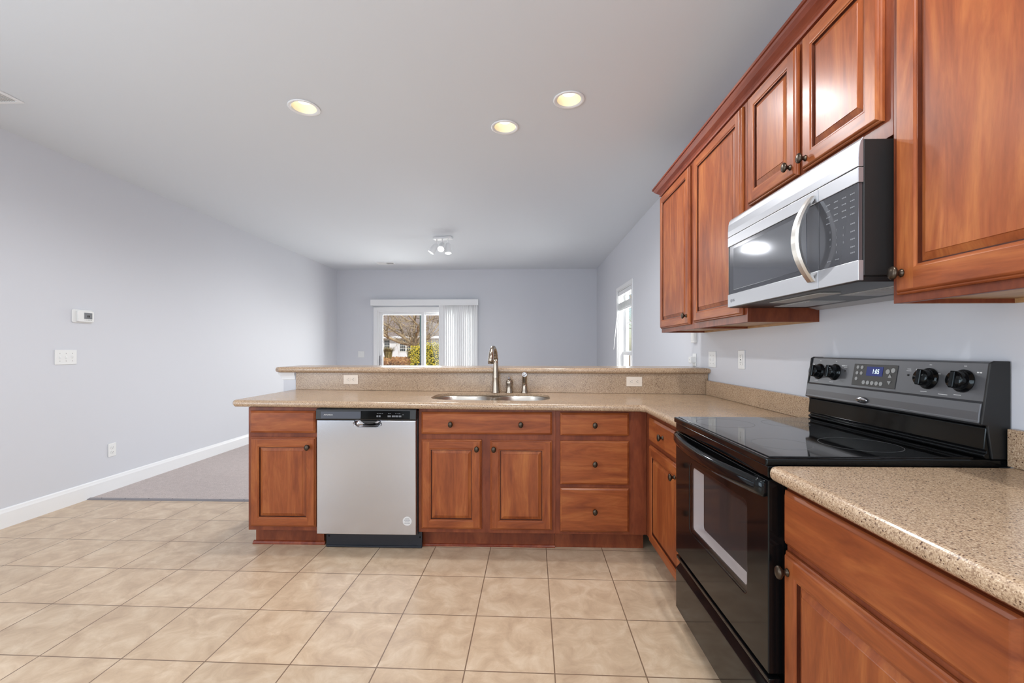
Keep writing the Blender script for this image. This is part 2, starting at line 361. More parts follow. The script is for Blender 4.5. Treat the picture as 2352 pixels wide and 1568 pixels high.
# sliding patio door
d = struct(thing('door_1', 'white sliding patio door with two glass panels', 'sliding door', (0, YF, 0)), 'white sliding patio door with two glass panels', 'sliding door')
mb = MB()
cp = .065
mb.box(DX0-cp, DX0+.005, -.018, 0, 0, DZ+cp-.005); mb.box(DX1-.005, DX1+cp, -.018, 0, 0, DZ+cp-.005); mb.box(DX0+.005, DX1-.005, -.018, 0, DZ-.005, DZ+cp-.005)
mb.box(DX0-cp, DX0-cp+.012, -.024, -.018, 0, DZ+cp-.005); mb.box(DX0-cp, DX1+cp, -.024, -.018, DZ+cp-.017, DZ+cp-.005)
mb.build('casing', 'white', d, .003)
mb = MB(); mb.box(DX0, DX0+.035, .002, .15, 0, DZ); mb.box(DX1-.035, DX1, .002, .15, 0, DZ); mb.box(DX0+.035, DX1-.035, .002, .15, DZ-.035, DZ); mb.box(DX0+.035, DX1-.035, .002, .15, 0, .03)
mb.build('frame', 'white', d, .003)
def sash(x0, x1, y0, y1, st=.062, top=.05, bot=.12):
    mb = MB(); mb.box(x0, x0+st, y0, y1, .03, DZ-.035); mb.box(x1-st, x1, y0, y1, .03, DZ-.035); mb.box(x0+st, x1-st, y0, y1, DZ-.035-top, DZ-.035); mb.box(x0+st, x1-st, y0, y1, .03, .03+bot)
    o = mb.build('sliding_panel', 'white', d, .003)
    MB().box(x0+st-.005, x1-st+.005, (y0+y1)/2-.003, (y0+y1)/2+.003, .03+bot-.005, DZ-.035-top+.005).build('glass_pane', 'glass', o)
    return o
p1 = sash(DX0+.035, -1.935, .03, .07); sash(-1.99, DX1-.035, .085, .125)
mb = MB(); mb.box(DX0+.05, DX0+.075, -.012, .03, .92, 1.12); mb.build('handle', 'strip', p1, .004)

# vertical blinds on the patio door
b = thing('vertical_blinds', 'white vertical blinds drawn aside under a valance at patio door', 'blinds', (0, YF, 0))
mb = MB(); mb.box(-2.925, -.885, -.135, -.122, 2.07, 2.182); mb.box(-2.925, -2.913, -.122, -.004, 2.07, 2.182); mb.box(-.897, -.885, -.122, -.004, 2.07, 2.182); mb.box(-2.913, -.897, -.122, -.004, 2.172, 2.182)
mb.build('valance', 'white', b, .002)
MB().box(-2.88, -.92, -.085, -.04, 2.10, 2.14).build('head_rail', 'white', b)
for i in range(17):
    x = -1.595+i*.041; a = R((26, 30, 38, 44, 40, 48, 36, 30, 24)[i % 9])
    if i == 0: a = R(4)
    pts = []
    for k in range(5):
        u = (k-2)/4*.088; vv = .006*(1-((k-2)/2)**2)
        pts.append((x+u*math.cos(a)-vv*math.sin(a), -.065-u*math.sin(a)*.9-vv*math.cos(a)))
    back = [(px, py+.0015) for px, py in reversed(pts)]
    MB().prism(pts+back, .04, 2.10, 'z').build('slat', 'white', b)

# window in the right wall with a raised blind
wn = struct(thing('window_1', 'narrow white sash window in the wall past the wall cabinets', 'window', (XR, 0, 0)), 'narrow white sash window in the wall past the wall cabinets', 'window')
mb = MB(); cw = .045
mb.box(-.014, 0, WX0-cw, WX0+.004, WZ0-.06, WZ1+cw); mb.box(-.014, 0, WX1-.004, WX1+cw, WZ0-.06, WZ1+cw); mb.box(-.014, 0, WX0+.004, WX1-.004, WZ1-.004, WZ1+cw); mb.box(-.03, 0, WX0-cw-.02, WX1+cw+.02, WZ0-.03, WZ0)
mb.build('casing', 'white', wn, .003)
mb = MB(); mb.box(.002, .158, WX0, WX0+.015, WZ0, WZ1); mb.box(.002, .158, WX1-.015, WX1, WZ0, WZ1); mb.box(.002, .158, WX0+.015, WX1-.015, WZ1-.015, WZ1); mb.box(.002, .158, WX0+.015, WX1-.015, WZ0, WZ0+.015)
mb.build('jamb', 'white', wn)
zm = 1.19
for nm, x0, x1, z0, z1 in (('upper_sash', .105, .14, zm-.02, WZ1-.015), ('lower_sash', .07, .105, WZ0+.015, zm+.02)):
    mb = MB(); st = .05; y0, y1 = WX0+.015, WX1-.015
    mb.box(x0, x1, y0, y0+st, z0, z1); mb.box(x0, x1, y1-st, y1, z0, z1); mb.box(x0, x1, y0+st, y1-st, z1-st, z1); mb.box(x0, x1, y0+st, y1-st, z0, z0+st)
    ym = (y0+y1)/2
    mb.box(x0+.008, x1-.008, ym-.009, ym+.009, z0+st, z1-st)
    mb.box(x0+.008, x1-.008, y0+st, y1-st, (z0+z1)/2-.009, (z0+z1)/2+.009)
    so = mb.build(nm, 'white', wn, .002)
    MB().box((x0+x1)/2-.002, (x0+x1)/2+.002, y0+st-.004, y1-st+.004, z0+st-.004, z1-st+.004).build('glass_pane', 'glass', so)
bl = thing('window_blind', 'white slatted blind pulled up at the top of the narrow window', 'blind', (XR, 0, 0))
MB().box(.006, .055, WX0+.02, WX1-.02, WZ1-.075, WZ1-.018).build('head_rail', 'white', bl, .004)
for k in range(14):
    z = 1.90-k*.0065
    MB().prism([(.008, z), (.03, z+.004), (.054, z), (.054, z+.0015), (.03, z+.0055), (.008, z+.0015)], WX0+.025, WX1-.025, 'y').build('slat', 'white', bl)
MB().box(.010, .052, WX0+.025, WX1-.025, 1.795, 1.81).build('bottom_rail', 'white', bl, .003)
for y in (WX0+.15, (WX0+WX1)/2, WX1-.15):
    MB().box(.004, .008, y-.012, y+.012, 1.80, WZ1-.07).build('ladder_tape', 'plastic', bl)
MB().tube([(.004, WX1-.06, 1.92), (-.03, WX1-.03, 1.6), (-.06, WX1, 1.24)], .004, 8).build('wand', 'white', bl)

# ------------------------------------------------------------------ outdoors beyond the glass
struct(MB().box(-40, 40, YF+T, 33, -.3, -.06).add([(-40, 33, -.06), (40, 33, -.06), (40, 90, .5), (-40, 90, .5)], [(0, 1, 2, 3)]).build('ground', 'ground'), 'ground of russet pine straw outside the patio door', 'ground')
def leaf_cloud(mb, n, fn, size):
    for _ in range(n):
        p, nrm = fn(); a = Vector((random.gauss(0, 1), random.gauss(0, 1), random.gauss(0, 1))).normalized(); t = (a-nrm*a.dot(nrm)*.5).normalized(); q = t.cross(nrm+Vector((.01, .02, .03))).normalized()
        s_ = size*random.uniform(.6, 1.3); mb.add([p-t*s_, p+q*s_*.45, p+t*s_, p-q*s_*.45], [(0, 1, 2, 3)])
h = thing('hedge', 'clipped golden yellow hedge seen through the patio door', 'hedge', (-1.6, 14, -.06))
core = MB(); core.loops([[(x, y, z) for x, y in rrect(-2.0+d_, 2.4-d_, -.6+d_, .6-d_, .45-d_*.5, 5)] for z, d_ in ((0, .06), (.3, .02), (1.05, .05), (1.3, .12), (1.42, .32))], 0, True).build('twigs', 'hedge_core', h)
def hedge_pt():
    while True:
        if random.random() < .25:
            x, y = random.uniform(-1.95, 2.35), random.uniform(-.58, .2); e = min(1, (x+2.0)/.5); z = 1.44+.05*random.gauss(0, 1)-.28*max(0, 1-e)**2
            return Vector((x, y, z)), Vector((0, -.3, 1))
        if random.random() < .15:
            z = random.uniform(0, 1.35); return Vector((-2.0+.06*random.gauss(0, 1)+.12*max(0, z-1.1), random.uniform(-.5, .5), z)), Vector((-1, 0, .2))
        return Vector((random.uniform(-1.95, 2.35), -.61+.05*random.gauss(0, 1), random.uniform(0, 1.42))), Vector((0, -1, .3))
mb = MB(); leaf_cloud(mb, 22000, hedge_pt, .027); mb.build('leaves', 'hedge', h)

tr = thing('bare_tree', 'bare spreading tree before the white house beyond the patio door', 'tree', (-7.75, 30, .0))
tm, bm_ = MB(), MB()
def branch(p, dirn, ln, r, lev):
    pts = [p]; dd = dirn.normalized(); rs = [r]; k = 5 if lev < 3 else 3
    for i in range(k):
        dd = (dd+Vector((random.gauss(0, .16), random.gauss(0, .16), random.gauss(.02, .12)))).normalized()
        pts.append(pts[-1]+dd*ln/k); rs.append(r*(1-.55*(i+1)/k))
    (tm if lev == 0 else bm_).tube(pts, rs, 7 if lev < 2 else (5 if lev < 3 else 3))
    if lev >= 5: return
    nk = (5, 5, 5, 4, 4)[lev]
    for j in range(nk):
        i = random.randint(1 if lev else 2, k); base = pts[i]; az = random.uniform(0, 2*math.pi); ax = dd.orthogonal().normalized()
        ax.rotate(Matrix.Rotation(az, 3, dd)); nd = (dd*random.uniform(.45, .9)+ax*random.uniform(.5, .9)+Vector((0, 0, .08 if lev > 1 else .15))).normalized()
        branch(base, nd, ln*random.uniform(.55, .78), rs[i]*random.uniform(.5, .72), lev+1)
random.seed(21)
branch(Vector((0, 0, 0)), Vector((.04, 0, 1)), 1.9, .22, 0)
for dv, ln in ((Vector((-.75, 0, .75)), 4.2), (Vector((-.2, -.1, 1)), 4.0), (Vector((.45, 0, .9)), 3.8), (Vector((-1, -.2, .35)), 4.5), (Vector((.95, .1, .55)), 4.2)):
    branch(Vector((0, 0, 1.5)), dv, ln, .12, 1)
tm.build('trunk', 'bark', tr); bm_.build('branches', 'bark', tr)
random.seed(5)
t2 = tr.copy(); C.objects.link(t2); t2.location = (8.9, 27, 0); t2.rotation_euler = (0, 0, 2.1); t2['label'] = 'bare tree seen through the narrow sash window in the side wall'
for ch in list(tr.children):
    c2 = ch.copy(); C.objects.link(c2); c2.parent = t2
hs = thing('house', 'white sided house with pale shingle roof beyond the bare tree', 'house', (-13, 60, .2))
MB().box(-16, 24, 0, 8, 0, 2.85).build('wall', 'siding', hs)
mb = MB(); mb.prism([(-.7, 2.72), (4, 7.4), (8.7, 2.72), (8.7, 2.9), (4, 7.62), (-.7, 2.9)], -17, 25, 'x'); mb.build('roof', 'shingle', hs)
MB().box(-17, 25, -.75, -.7, 2.6, 2.92).build('fascia', 'siding', hs)
for x in (-6.2, -4.0, -3.05, 4.2):
    f = MB(); f.box(x-.44, x+.44, -.05, 0, .75, 2.45); fo = f.build('window_frame', 'white', hs)
    for i in range(3):
        for j in range(4):
            MB().box(x-.37+i*.25, x-.37+i*.25+.22, -.06, -.05, .84+j*.39, .84+j*.39+.34).build('pane', 'dark_pane', fo)
def grass_clump(loc, hgt, n, label):
    t = thing('ornamental_grass', label, 'grass', loc, 0, 'dry grass clumps outside')
    mb = MB()
    for _ in range(n):
        a = random.uniform(0, 6.283); l = random.uniform(.3, 1)*hgt*.7; bx, by = random.gauss(0, .12), random.gauss(0, .12)
        p = [Vector((bx, by, 0)), Vector((bx+math.cos(a)*l*.35, by+math.sin(a)*l*.35, hgt*.62)), Vector((bx+math.cos(a)*l, by+math.sin(a)*l, hgt*random.uniform(.65, 1.05)))]
        wv = Vector((-math.sin(a), math.cos(a), 0))*.025
        mb.add([p[0]-wv, p[0]+wv, p[1]+wv*.8, p[1]-wv*.8, p[2]], [(0, 1, 2, 3), (3, 2, 4)])
    mb.build('blades', 'grass_tan', t)
grass_clump((-14.6, 46, .08), 1.55, 420, 'large clump of dry grass before the white house outside')
grass_clump((-12.4, 47, .09), 1.25, 260, 'small clump of dry grass beneath the house window outside')
grass_clump((-15.8, 44, .06), 1.3, 300, 'clump of dry grass at the edge of the patio door view')
mb = MB()
def straw_pt():
    y = random.uniform(34, 52); return Vector((random.uniform(-22, -4), y, -.04+.56*(y-33)/57+random.uniform(0, .25))), Vector((0, -.6, .8))
leaf_cloud(mb, 7000, straw_pt, .16)
tag(mb.build('ground_cover', 'straw'), 'russet low ground cover in front of the white house', 'ground cover', kind='stuff')
po = thing('patio_post', 'dark green slender post standing outside the patio door', 'post', (-2.455, 10.2, -.06))
MB().box(-.028, .028, -.028, .028, .02, 2.7).build('shaft', 'post', po, .005)
MB().box(-.06, .06, -.06, .06, 0, .98).build('base', 'black_plastic', po, .008)
struct(MB().box(XR+.9, XR+1.1, 9.5, 14.5, -.06, 1.12).build('trim_3', 'brick'), 'tan garden wall outside the narrow window', 'garden wall')

# ------------------------------------------------------------------ peninsula wall, backsplash, tops
def Yb(x): return 3.335-.026*(x+1.8)     # front face of the stone backsplash
def Yf(x): return 2.617-.014*(x+1.8)     # front edge of the worktop
def cz(x): return .9255-.0065*(x+1.8)    # height of the worktop (it is not quite level)
def skew(x0, x1, d0, d1): return [(x0, Yb(x0)+d0), (x1, Yb(x1)+d0), (x1, Yb(x1)+d1), (x0, Yb(x0)+d1)]
mb = MB(); mb.prism(skew(-1.895, XR, .021, .14), 0, 1.058, 'z'); struct(mb.build('wall_peninsula', 'wall'), 'low blue-grey half wall behind the peninsula', 'wall')
mb = MB(); prof = [(.0, 1.0), (.010, 1.004), (.012, 1.018), (.022, 1.032), (.034, 1.042), (.038, 1.058)]
ls = []
for d_, z in prof: ls.append([(-1.800, Yb(-1.8)+.020-d_*.35, z), (-1.896-d_, Yb(-1.896)+.020-d_*.35, z), (-1.896-d_, Yb(-1.896)+.141+d_*.3, z), (-1.800, Yb(-1.8)+.141+d_*.3, z)])
mb.loops(ls); struct(mb.build('trim_2', 'white'), 'white moulding under the end of the raised bar top', 'trim')

ct = thing('countertop', 'L-shaped speckled tan worktop with double sink cutout', 'countertop')
poly = [(-1.815, Yf(-1.815)+.03), (-1.79, Yf(-1.79)), (.672, Yf(.672)), (.692, Yf(.69)-.02), (.697, 2.017), (XR-.002, 2.017), (XR-.002, Yb(XR)+.019), (-1.815, Yb(-1.815)+.019)]
mb = slab(MB(), poly, -.041, 0, .019, cz); o = mb.build('slab', 'granite', ct)
SX0, SX1, SY0, SY1 = -.628, .166, 2.752, 3.188
cut = MB(); cut.loops([[(x, y, z) for x, y in rrect(SX0, SX1, SY0, SY1, .15, 8)] for z in (.8, 1.0)])
zt_ = cz(-.2)-.0165
cut2 = MB(); cut2.loops([[(x, y, z) for x, y in rrect(SX0-.025, SX1+.025, SY0-.02, SY1+.02, .15, 8)] for z in (.8, zt_)])
boolean(o, [cut, cut2])
for p in o.data.polygons: p.use_smooth = False
ctn = thing('countertop', 'speckled tan worktop on this side of the black range', 'countertop')
poly = [(.672, -.6), (XR-.002, -.6), (XR-.002, 1.242), (.70, 1.242), (.684, 1.238), (.676, 1.224)]
slab(MB(), poly, .872, .913, .019).build('slab', 'granite', ctn)
mb = MB(); x0, x1 = -1.785, XR-.003
a = skew(x0, x1, 0, .020); mb.loops([[(x, y, cz(x)+.0005) for x, y in a], [(x, y, 1.0585) for x, y in a]])
tag(mb.build('backsplash', 'granite', None, .002), 'speckled stone backsplash facing the half wall behind the sink', 'backsplash')
mb = MB(); ya = Yb(XR)-.004
mb.loops([[(x, y, z) for x, y, z in ((XR-.022, 2.017, cz(1.33)+.0005), (XR-.001, 2.017, cz(1.35)+.0005), (XR-.001, ya, cz(1.35)+.0005), (XR-.022, ya, cz(1.33)+.0005))], [(XR-.022, 2.017, 1.01), (XR-.001, 2.017, 1.01), (XR-.001, ya, 1.01), (XR-.022, ya, 1.01)]])
tag(mb.build('backsplash', 'granite', None, .002), 'low stone backsplash on painted wall between half wall and range', 'backsplash')
tag(MB().box(XR-.022, XR-.001, -.6, 1.242, .9135, 1.017).build('backsplash', 'granite', None, .002), 'low stone backsplash at the near side of the range', 'backsplash')
mb = MB(); fx = -1.945
poly = [(fx, Yb(fx)-.005), (fx+.045, Yb(fx)-.045), (XR-.002, Yb(XR)-.042), (XR-.002, Yb(XR)+.38), (fx+.05, Yb(fx)+.38), (fx, Yb(fx)+.34)]
tag(slab(mb, poly, 1.0595, 1.1005, .018).build('bar_top', 'granite'), 'raised speckled stone bar top on the half wall', 'bar top')

# ------------------------------------------------------------------ cabinets
def ring(x0, x1, z0, z1, i, y): return [(x0+i, y, z0+i), (x1-i, y, z0+i), (x1-i, y, z1-i), (x0+i, y, z1-i)]
HV = [1, 0, 1, 0]
def nested(mb, x0, x1, z0, z1, prof, mi):
    for (i0, y0), (i1, y1) in zip(prof, prof[1:]):
        a, b_ = ring(x0, x1, z0, z1, i0, y0), ring(x0, x1, z0, z1, i1, y1)
        mb.add(a+b_, [(0, 1, 5, 4), (1, 2, 6, 5), (2, 3, 7, 6), (3, 0, 4, 7)], mi)
def door(parent, x0, x1, z0, z1, knob=None, label=None, sw=.05, rb=None):
    mb = MB(); rb = rb or sw+.002
    nested(mb, x0, x1, z0, z1, [(.002, 0), (0, -.002), (0, -.009), (.003, -.012), (.006, -.0125), (.008, -.017), (.011, -.0195), (.013, -.020)], HV)
    mb.add(ring(x0, x1, z0, z1, .002, 0), [(0, 3, 2, 1)], 0)
    e = .013; X0, X1, Z0, Z1 = x0+e, x1-e, z0+e, z1-e; a0, a1, c0, c1 = x0+sw, x1-sw, z0+rb, z1-rb; y = -.02
    mb.add([(X0, y, Z0), (a0, y, Z0), (a0, y, Z1), (X0, y, Z1), (a1, y, Z0), (X1, y, Z0), (X1, y, Z1), (a1, y, Z1)], [(0, 1, 2, 3), (4, 5, 6, 7)], 0)
    mb.add([(a0, y, Z0), (a1, y, Z0), (a1, y, c0), (a0, y, c0), (a0, y, c1), (a1, y, c1), (a1, y, Z1), (a0, y, Z1)], [(0, 1, 2, 3), (4, 5, 6, 7)], 1)
    nested(mb, a0, a1, c0, c1, [(0, -.02), (.002, -.0195), (.005, -.0165), (.009, -.0165)], HV)
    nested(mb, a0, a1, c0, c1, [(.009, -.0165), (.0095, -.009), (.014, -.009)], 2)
    nested(mb, a0, a1, c0, c1, [(.014, -.009), (.032, -.0165), (.033, -.0185)], 0)
    mb.add(ring(a0, a1, c0, c1, .033, -.0185), [(0, 1, 2, 3)], 0)
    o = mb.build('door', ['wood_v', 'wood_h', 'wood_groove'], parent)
    bm = bmesh.new(); bm.from_mesh(o.data); bmesh.ops.remove_doubles(bm, verts=bm.verts, dist=.0002); bmesh.ops.recalc_face_normals(bm, faces=bm.faces); bm.to_mesh(o.data); bm.free()
    if label: o['label'] = label
    if knob: make_knob(o, *knob)
    return o
def drawer(parent, x0, x1, z0, z1, knobs=(), name='drawer_front'):
    mb = MB(); nested(mb, x0, x1, z0, z1, [(.002, 0), (0, -.002), (0, -.011), (.002, -.013), (.010, -.0185), (.0115, -.0200)], 0)
    mb.add(ring(x0, x1, z0, z1, .002, 0), [(0, 3, 2, 1)], 0); mb.add(ring(x0, x1, z0, z1, .0115, -.02), [(0, 1, 2, 3)], 0)
    o = mb.build(name, 'wood_h', parent)
    for k in knobs: make_knob(o, *k)
    return o
KP = [(.0085, 0), (.0095, .002), (.008, .004), (.0055, .008), (.006, .013), (.010, .017), (.0145, .021), (.0155, .025), (.0135, .029), (.008, .0315), (.001, .0325)]
def make_knob(parent, x, z, y=-.02):
    MB().lathe(KP, 20, Matrix.Translation((x, y, z)) @ Matrix.Rotation(R(90), 4, 'X'), 0, True, .95, 1.2).build('knob', 'bronze', parent)
def base_cabinet(label, loc, rot, W, z1, D=.60, toe=True, group='base cabinets'):
    t = thing('base_cabinet', label, 'cabinet', loc, rot, None)
    MB().box(0, W, 0, .019, .115, z1).build('face_frame', 'wood_dark', t, .001)
    mb = MB(); mb.box(.0005, .018, .0195, D, .115, z1-.001); mb.box(W-.018, W-.0005, .0195, D, .115, z1-.001); mb.box(.018, W-.018, .0195, D, .115, .133); mb.box(.018, W-.018, D-.008, D, .133, z1-.001); mb.build('carcass', 'wood_dark', t)
    if toe:
        MB().box(.0005, W-.0005, .075, .09, .0, .1145).build('toe_kick', 'wood_dark', t)
    return t
FY = 2.66
t = base_cabinet('narrow cherry base cabinet at the end of the peninsula', (-1.722, FY, 0), 0, .442, .878)
drawer(t, .018, .430, .722, .857); door(t, .018, .430, .142, .694, (.388, .637))
MB().prism([(.058, .0), (.058, .006), (.064, .016), (.0745, .020), (.0745, 0)], -.012, .452, 'x').build('shoe_moulding', 'wood_trim', t)
t = base_cabinet('wide cherry sink cabinet with two doors and a false drawer', (-.655, FY, 0), 0, .840, .873)
drawer(t, .019, .817, .720, .855, ((.202, .783), (.628, .783))); door(t, .019, .389, .140, .686, (.361, .634)); door(t, .442, .817, .139, .684, (.465, .633))
MB().prism([(.062, .0), (.062, .006), (.067, .012), (.0745, .014), (.0745, 0)], .002, .840, 'x').build('shoe_moulding', 'wood_trim', t)
t = base_cabinet('cherry base cabinet with a stack of three drawers', (.1855, FY, 0), 0, .5485, .868)
for z0, z1 in ((.716, .854), (.420, .683), (.133, .398)): drawer(t, .027, .440, z0, z1, ((.232, (z0+z1)/2-.003),))
MB().box(.470, .548, -.004, 0, .116, .866).build('filler_strip', 'wood_dark', t, .001)
RX = .735
rot = R(-90)
t = base_cabinet('narrow cherry corner base cabinet between drawers and black range', (RX, FY-.001, 0), rot, .640, .866, .61)
drawer(t, .105, .632, .708, .842, ((.375, .777),)); door(t, .105, .632, .125, .684, (.555, .625))
t = base_cabinet('cherry base cabinet on this side of the black range', (RX, 1.245, 0), rot, .612, .871, .61)
drawer(t, .010, .590, .697, .846); door(t, .010, .590, .125, .677, (.036, .628))
t = base_cabinet('cherry base cabinet run closest to the camera', (RX, .632, 0), rot, .9, .871, .61)
drawer(t, .055, .86, .697, .846); door(t, .055, .86, .125, .677)

UX = 1.025
def wall_cabinet(label, y0, W, z0, z1, under=.012):
    t = thing('wall_cabinet', label, 'cabinet', (UX, y0, 0), rot, None); D = XR-UX-.001
    MB().box(0, W, 0, .019, z0, z1).build('face_frame', 'wood_dark', t, .001)
    mb = MB(); q = [1, 0, 0, 0, 0, 0]; mb.box(.0005, .013, .0195, D, z0, z1, q); mb.box(W-.013, W-.0005, .0195, D, z0, z1, q); mb.box(.013, W-.013, .0195, D, z1-.016, z1); mb.box(.013, W-.013, D-.012, D, z0, z0+.04, 1)
    mb.build('carcass', ['wood_dark', 'wood_raw'], t)
    MB().box(.0135, W-.0135, .0195, D-.0125, z0+under, z0+under+.012).build('bottom_panel', 'wood_raw', t)['label'] = 'pale unfinished underside'
    return t
Z0, ZT = 1.363, 2.42
t = wall_cabinet('cherry wall cabinet at the far end above the half wall', 3.305, .630, Z0, ZT); door(t, .012, .588, 1.392, 2.372, (.555, 1.447))
t = wall_cabinet('cherry wall cabinet beside the far side of the microwave', 2.674, .634, Z0, ZT); door(t, .028, .606, 1.398, 2.372, (.572, 1.452))
t = wall_cabinet('short two-door cherry wall cabinet above the microwave', 2.039, .794, 1.8345, ZT, .004)
door(t, .030, .386, 1.886, 2.372, (.356, 1.926)); door(t, .416, .768, 1.886, 2.372, (.446, 1.922))
t = wall_cabinet('large cherry wall cabinet on the camera side of the microwave', 1.244, .66, Z0, ZT); door(t, .022, .64, 1.384, 2.372, (.050, 1.440), sw=.062)
cm = thing('crown_moulding', 'cherry crown moulding along the top of the wall cabinets', 'crown moulding')
pr = [(0, 2.385), (-.010, 2.385), (-.013, 2.392), (-.010, 2.400), (-.016, 2.406), (-.034, 2.420), (-.046, 2.434), (-.050, 2.442), (-.056, 2.444), (-.056, 2.456), (0, 2.456)]
def cpt(p, yy): return (UX-.0005+p[0], yy-p[0], p[1])
mb = MB(); far = [(UX-.0005+p, 3.3055-p, z) for p, z in pr]; near = [(UX-.0005+p, .58, z) for p, z in pr]
mb.loops([far, near]); mb.build('front_run', 'wood_trim', cm)
mb = MB(); e0 = [(UX-.0005+p, 3.3055-p, z) for p, z in pr]; e1 = [(XR-.002, 3.3055-p, z) for p, z in pr]
mb.loops([e0, e1]); mb.build('end_return', 'wood_trim', cm)

# ------------------------------------------------------------------ sink and taps
sk = thing('sink', 'stainless undermount double bowl sink in the worktop', 'sink', (0, 0, 0))
zt = cz(-.2)-.018
for nm, x0, x1 in (('bowl', SX0+.002, -.240), ('bowl', -.205, SX1-.002)):
    mb = MB(); ls = []
    for i, z, r in ((-.012, zt, .15), (0, zt, .14), (.004, zt-.006, .135), (.012, zt-.09, .125), (.02, zt-.16, .11), (.05, zt-.185, .09), (.11, zt-.19, .05)):
        ls.append([(x, y, z) for x, y in rrect(x0+i, x1-i, SY0+.006+i, SY1-.006-i, r, 7)])
    mb.loops(ls, 0, True, False, True); bo = mb.build(nm, 'steel_sink', sk)
    cx_, cy_ = (x0+x1)/2, (SY0+SY1)/2
    MB().lathe([(.045, zt-.189), (.042, zt-.187), (.03, zt-.1885), (.001, zt-.1885)], 24, Matrix.Translation((cx_, cy_, 0))).build('drain', 'chrome', bo)
MB().box(-.246, -.199, SY0+.09, SY1-.09, zt-.03, zt-.003).build('divider', 'steel_sink', sk, .012, 4)
fa = thing('faucet', 'tall brushed nickel gooseneck faucet behind the sink', 'faucet', (-.219, 3.222, cz(-.22)))
mb = MB(); mb.lathe([(.031, 0), (.031, .004), (.028, .02), (.0255, .06), (.0235, .10), (.0245, .112), (.0245, .120), (.0225, .135), (.020, .17), (.0185, .22), (.018, .25)], 28)
mb.build('body', 'nickel', fa)
pts, rs = [], []
for i in range(17):
    a = R(i*11.2); rr = .085
    pts.append((-.022*(1-math.cos(a))/2, -rr+rr*math.cos(a), .25+rr*1.0*math.sin(a))); rs.append(.018-.004*math.sin(a)+.002*i/16)
x_, y_, z_ = pts[-1]; pts += [(x_, y_-.004, z_-.03)]; rs += [.0195]
MB().tube(pts, rs, 20).build('spout', 'nickel', fa)
hp = .101
hdl = MB().lathe([(.028, 0), (.028, .004), (.024, .02), (.022, .05), (.0245, .07), (.0255, .080), (.022, .092), (.012, .100), (.009, .104)], 28, Matrix.Translation((hp, 0, cz(-.118)-cz(-.22)))).build('handle', 'nickel', fa)
MB().tube([(hp, 0, .098), (hp, -.012, .108), (hp, -.03, .113)], [.008, .0075, .0095], 14).build('lever', 'chrome', hdl)
sp = thing('side_sprayer', 'brushed nickel side sprayer with a round head by the sink', 'sprayer', (-.005, 3.222, cz(0)))
MB().lathe([(.0275, 0), (.0275, .004), (.022, .02), (.019, .05), (.017, .07)], 24).build('base', 'nickel', sp)
MB().tube([(0, 0, .06), (0, -.004, .10), (0, -.010, .128), (0, -.022, .140), (0, -.034, .140)], [.0165, .0165, .017, .0185, .0185], 20).build('head', 'nickel', sp)
MB().lathe([(.0185, 0), (.0185, .004), (.014, .006), (.013, .003), (.006, .003), (.006, .005), (.001, .005)], 20, Matrix.Translation((0, -.034, .140)) @ Matrix.Rotation(R(90), 4, 'X')).build('nozzle', 'chrome', sp)

# ------------------------------------------------------------------ dishwasher
dw = thing('dishwasher', 'stainless dishwasher under the peninsula between two base cabinets', 'dishwasher', (-1.272, 2.618, 0))
W_ = .610
MB().box(-.004, W_+.004, .04, .60, .10, .860).build('tub', 'black_plastic', dw)
mb = MB(); mb.box(0, W_, 0, .038, .112, .806); o = mb.build('door', 'steel', dw, .004, 3)
boolean(o, [MB().loops([[(x, y, z) for x, z in rrect(.232, .395, .765, .84, .03, 6)] for y in (-.02, .022)])])
b_ = o.modifiers.new('edge', 'BEVEL'); b_.width = .003; b_.segments = 2; b_.limit_method = 'ANGLE'
mb = MB()
lo = [[(x, .0225-.021*k, z) for x, z in rrect(.232+.018*(1-k)**2, .395-.018*(1-k)**2, .767+.02*(1-k)**2, .8055, .014+.013*k, 6)] for k in (0, .15, .4, .7, 1.0)]
lo.append([(x, -.0025, z) for x, z in rrect(.226, .401, .760, .806, .032, 6)]); mb.loops(lo, 0, True, True, False); ph = mb.build('pocket_handle', 'chrome', dw)
MB().loops([[(x, y, z) for x, z in ((.268, .8045), (.372, .8045), (.352, .787), (.318, .783), (.288, .789))] for y in (-.0015, .012)]).build('pocket_shade', 'black_plastic', ph, .003)  # black block put in for the shade inside the pocket
pn = MB(); pn.prism([(.038, .808), (-.003, .808), (-.008, .814), (-.004, .870), (.002, .878), (.038, .878)], -.002, W_+.002, 'x')
pn = pn.build('control_panel', 'black_plastic', dw, .002)
MB().loops([[(x, y, z) for x, z in ((.03, .818), (.268, .818), (.275, .828), (.275, .860), (.03, .860))] for y in (-.0086, -.006)]).build('name_plate', 'name_plate', pn)
MB().loops([[(x, y, z) for x, z in ((.275, .815), (.575, .815), (.575, .864), (.275, .864))] for y in (-.0082, -.006)]).build('touch_strip', 'black_enamel', pn)
text(pn, 'lettering', 'AMANA', .0105, (.048, -.0095, .840), 'print_white', align='LEFT', sx=1.5)
mb = MB()
for x, wd in ((.372, .011), (.386, .011), (.440, .02), (.466, .02), (.488, .016), (.508, .016)): 
    for k in range(4): mb.box(x+k*wd/4, x+k*wd/4+wd/5.5, -.0090, -.0083, .828, .838)
for x in (.375, .385, .395, .405, .443, .452, .487, .5, .51): mb.box(x, x+.006, -.0090, -.0083, .848, .8505)
mb.box(.53, .538, -.0090, -.0083, .841, .843); mb.build('printed_marks', 'print_grey', pn)
st = MB().lathe([(.0275, 0), (.0275, .0006)], 32, Matrix.Translation((.557, -.0004, .197)) @ Matrix.Rotation(R(90), 4, 'X'), 0, False).build('sticker', 'sticker', dw); st['label'] = 'round paper sticker'
mb = MB()
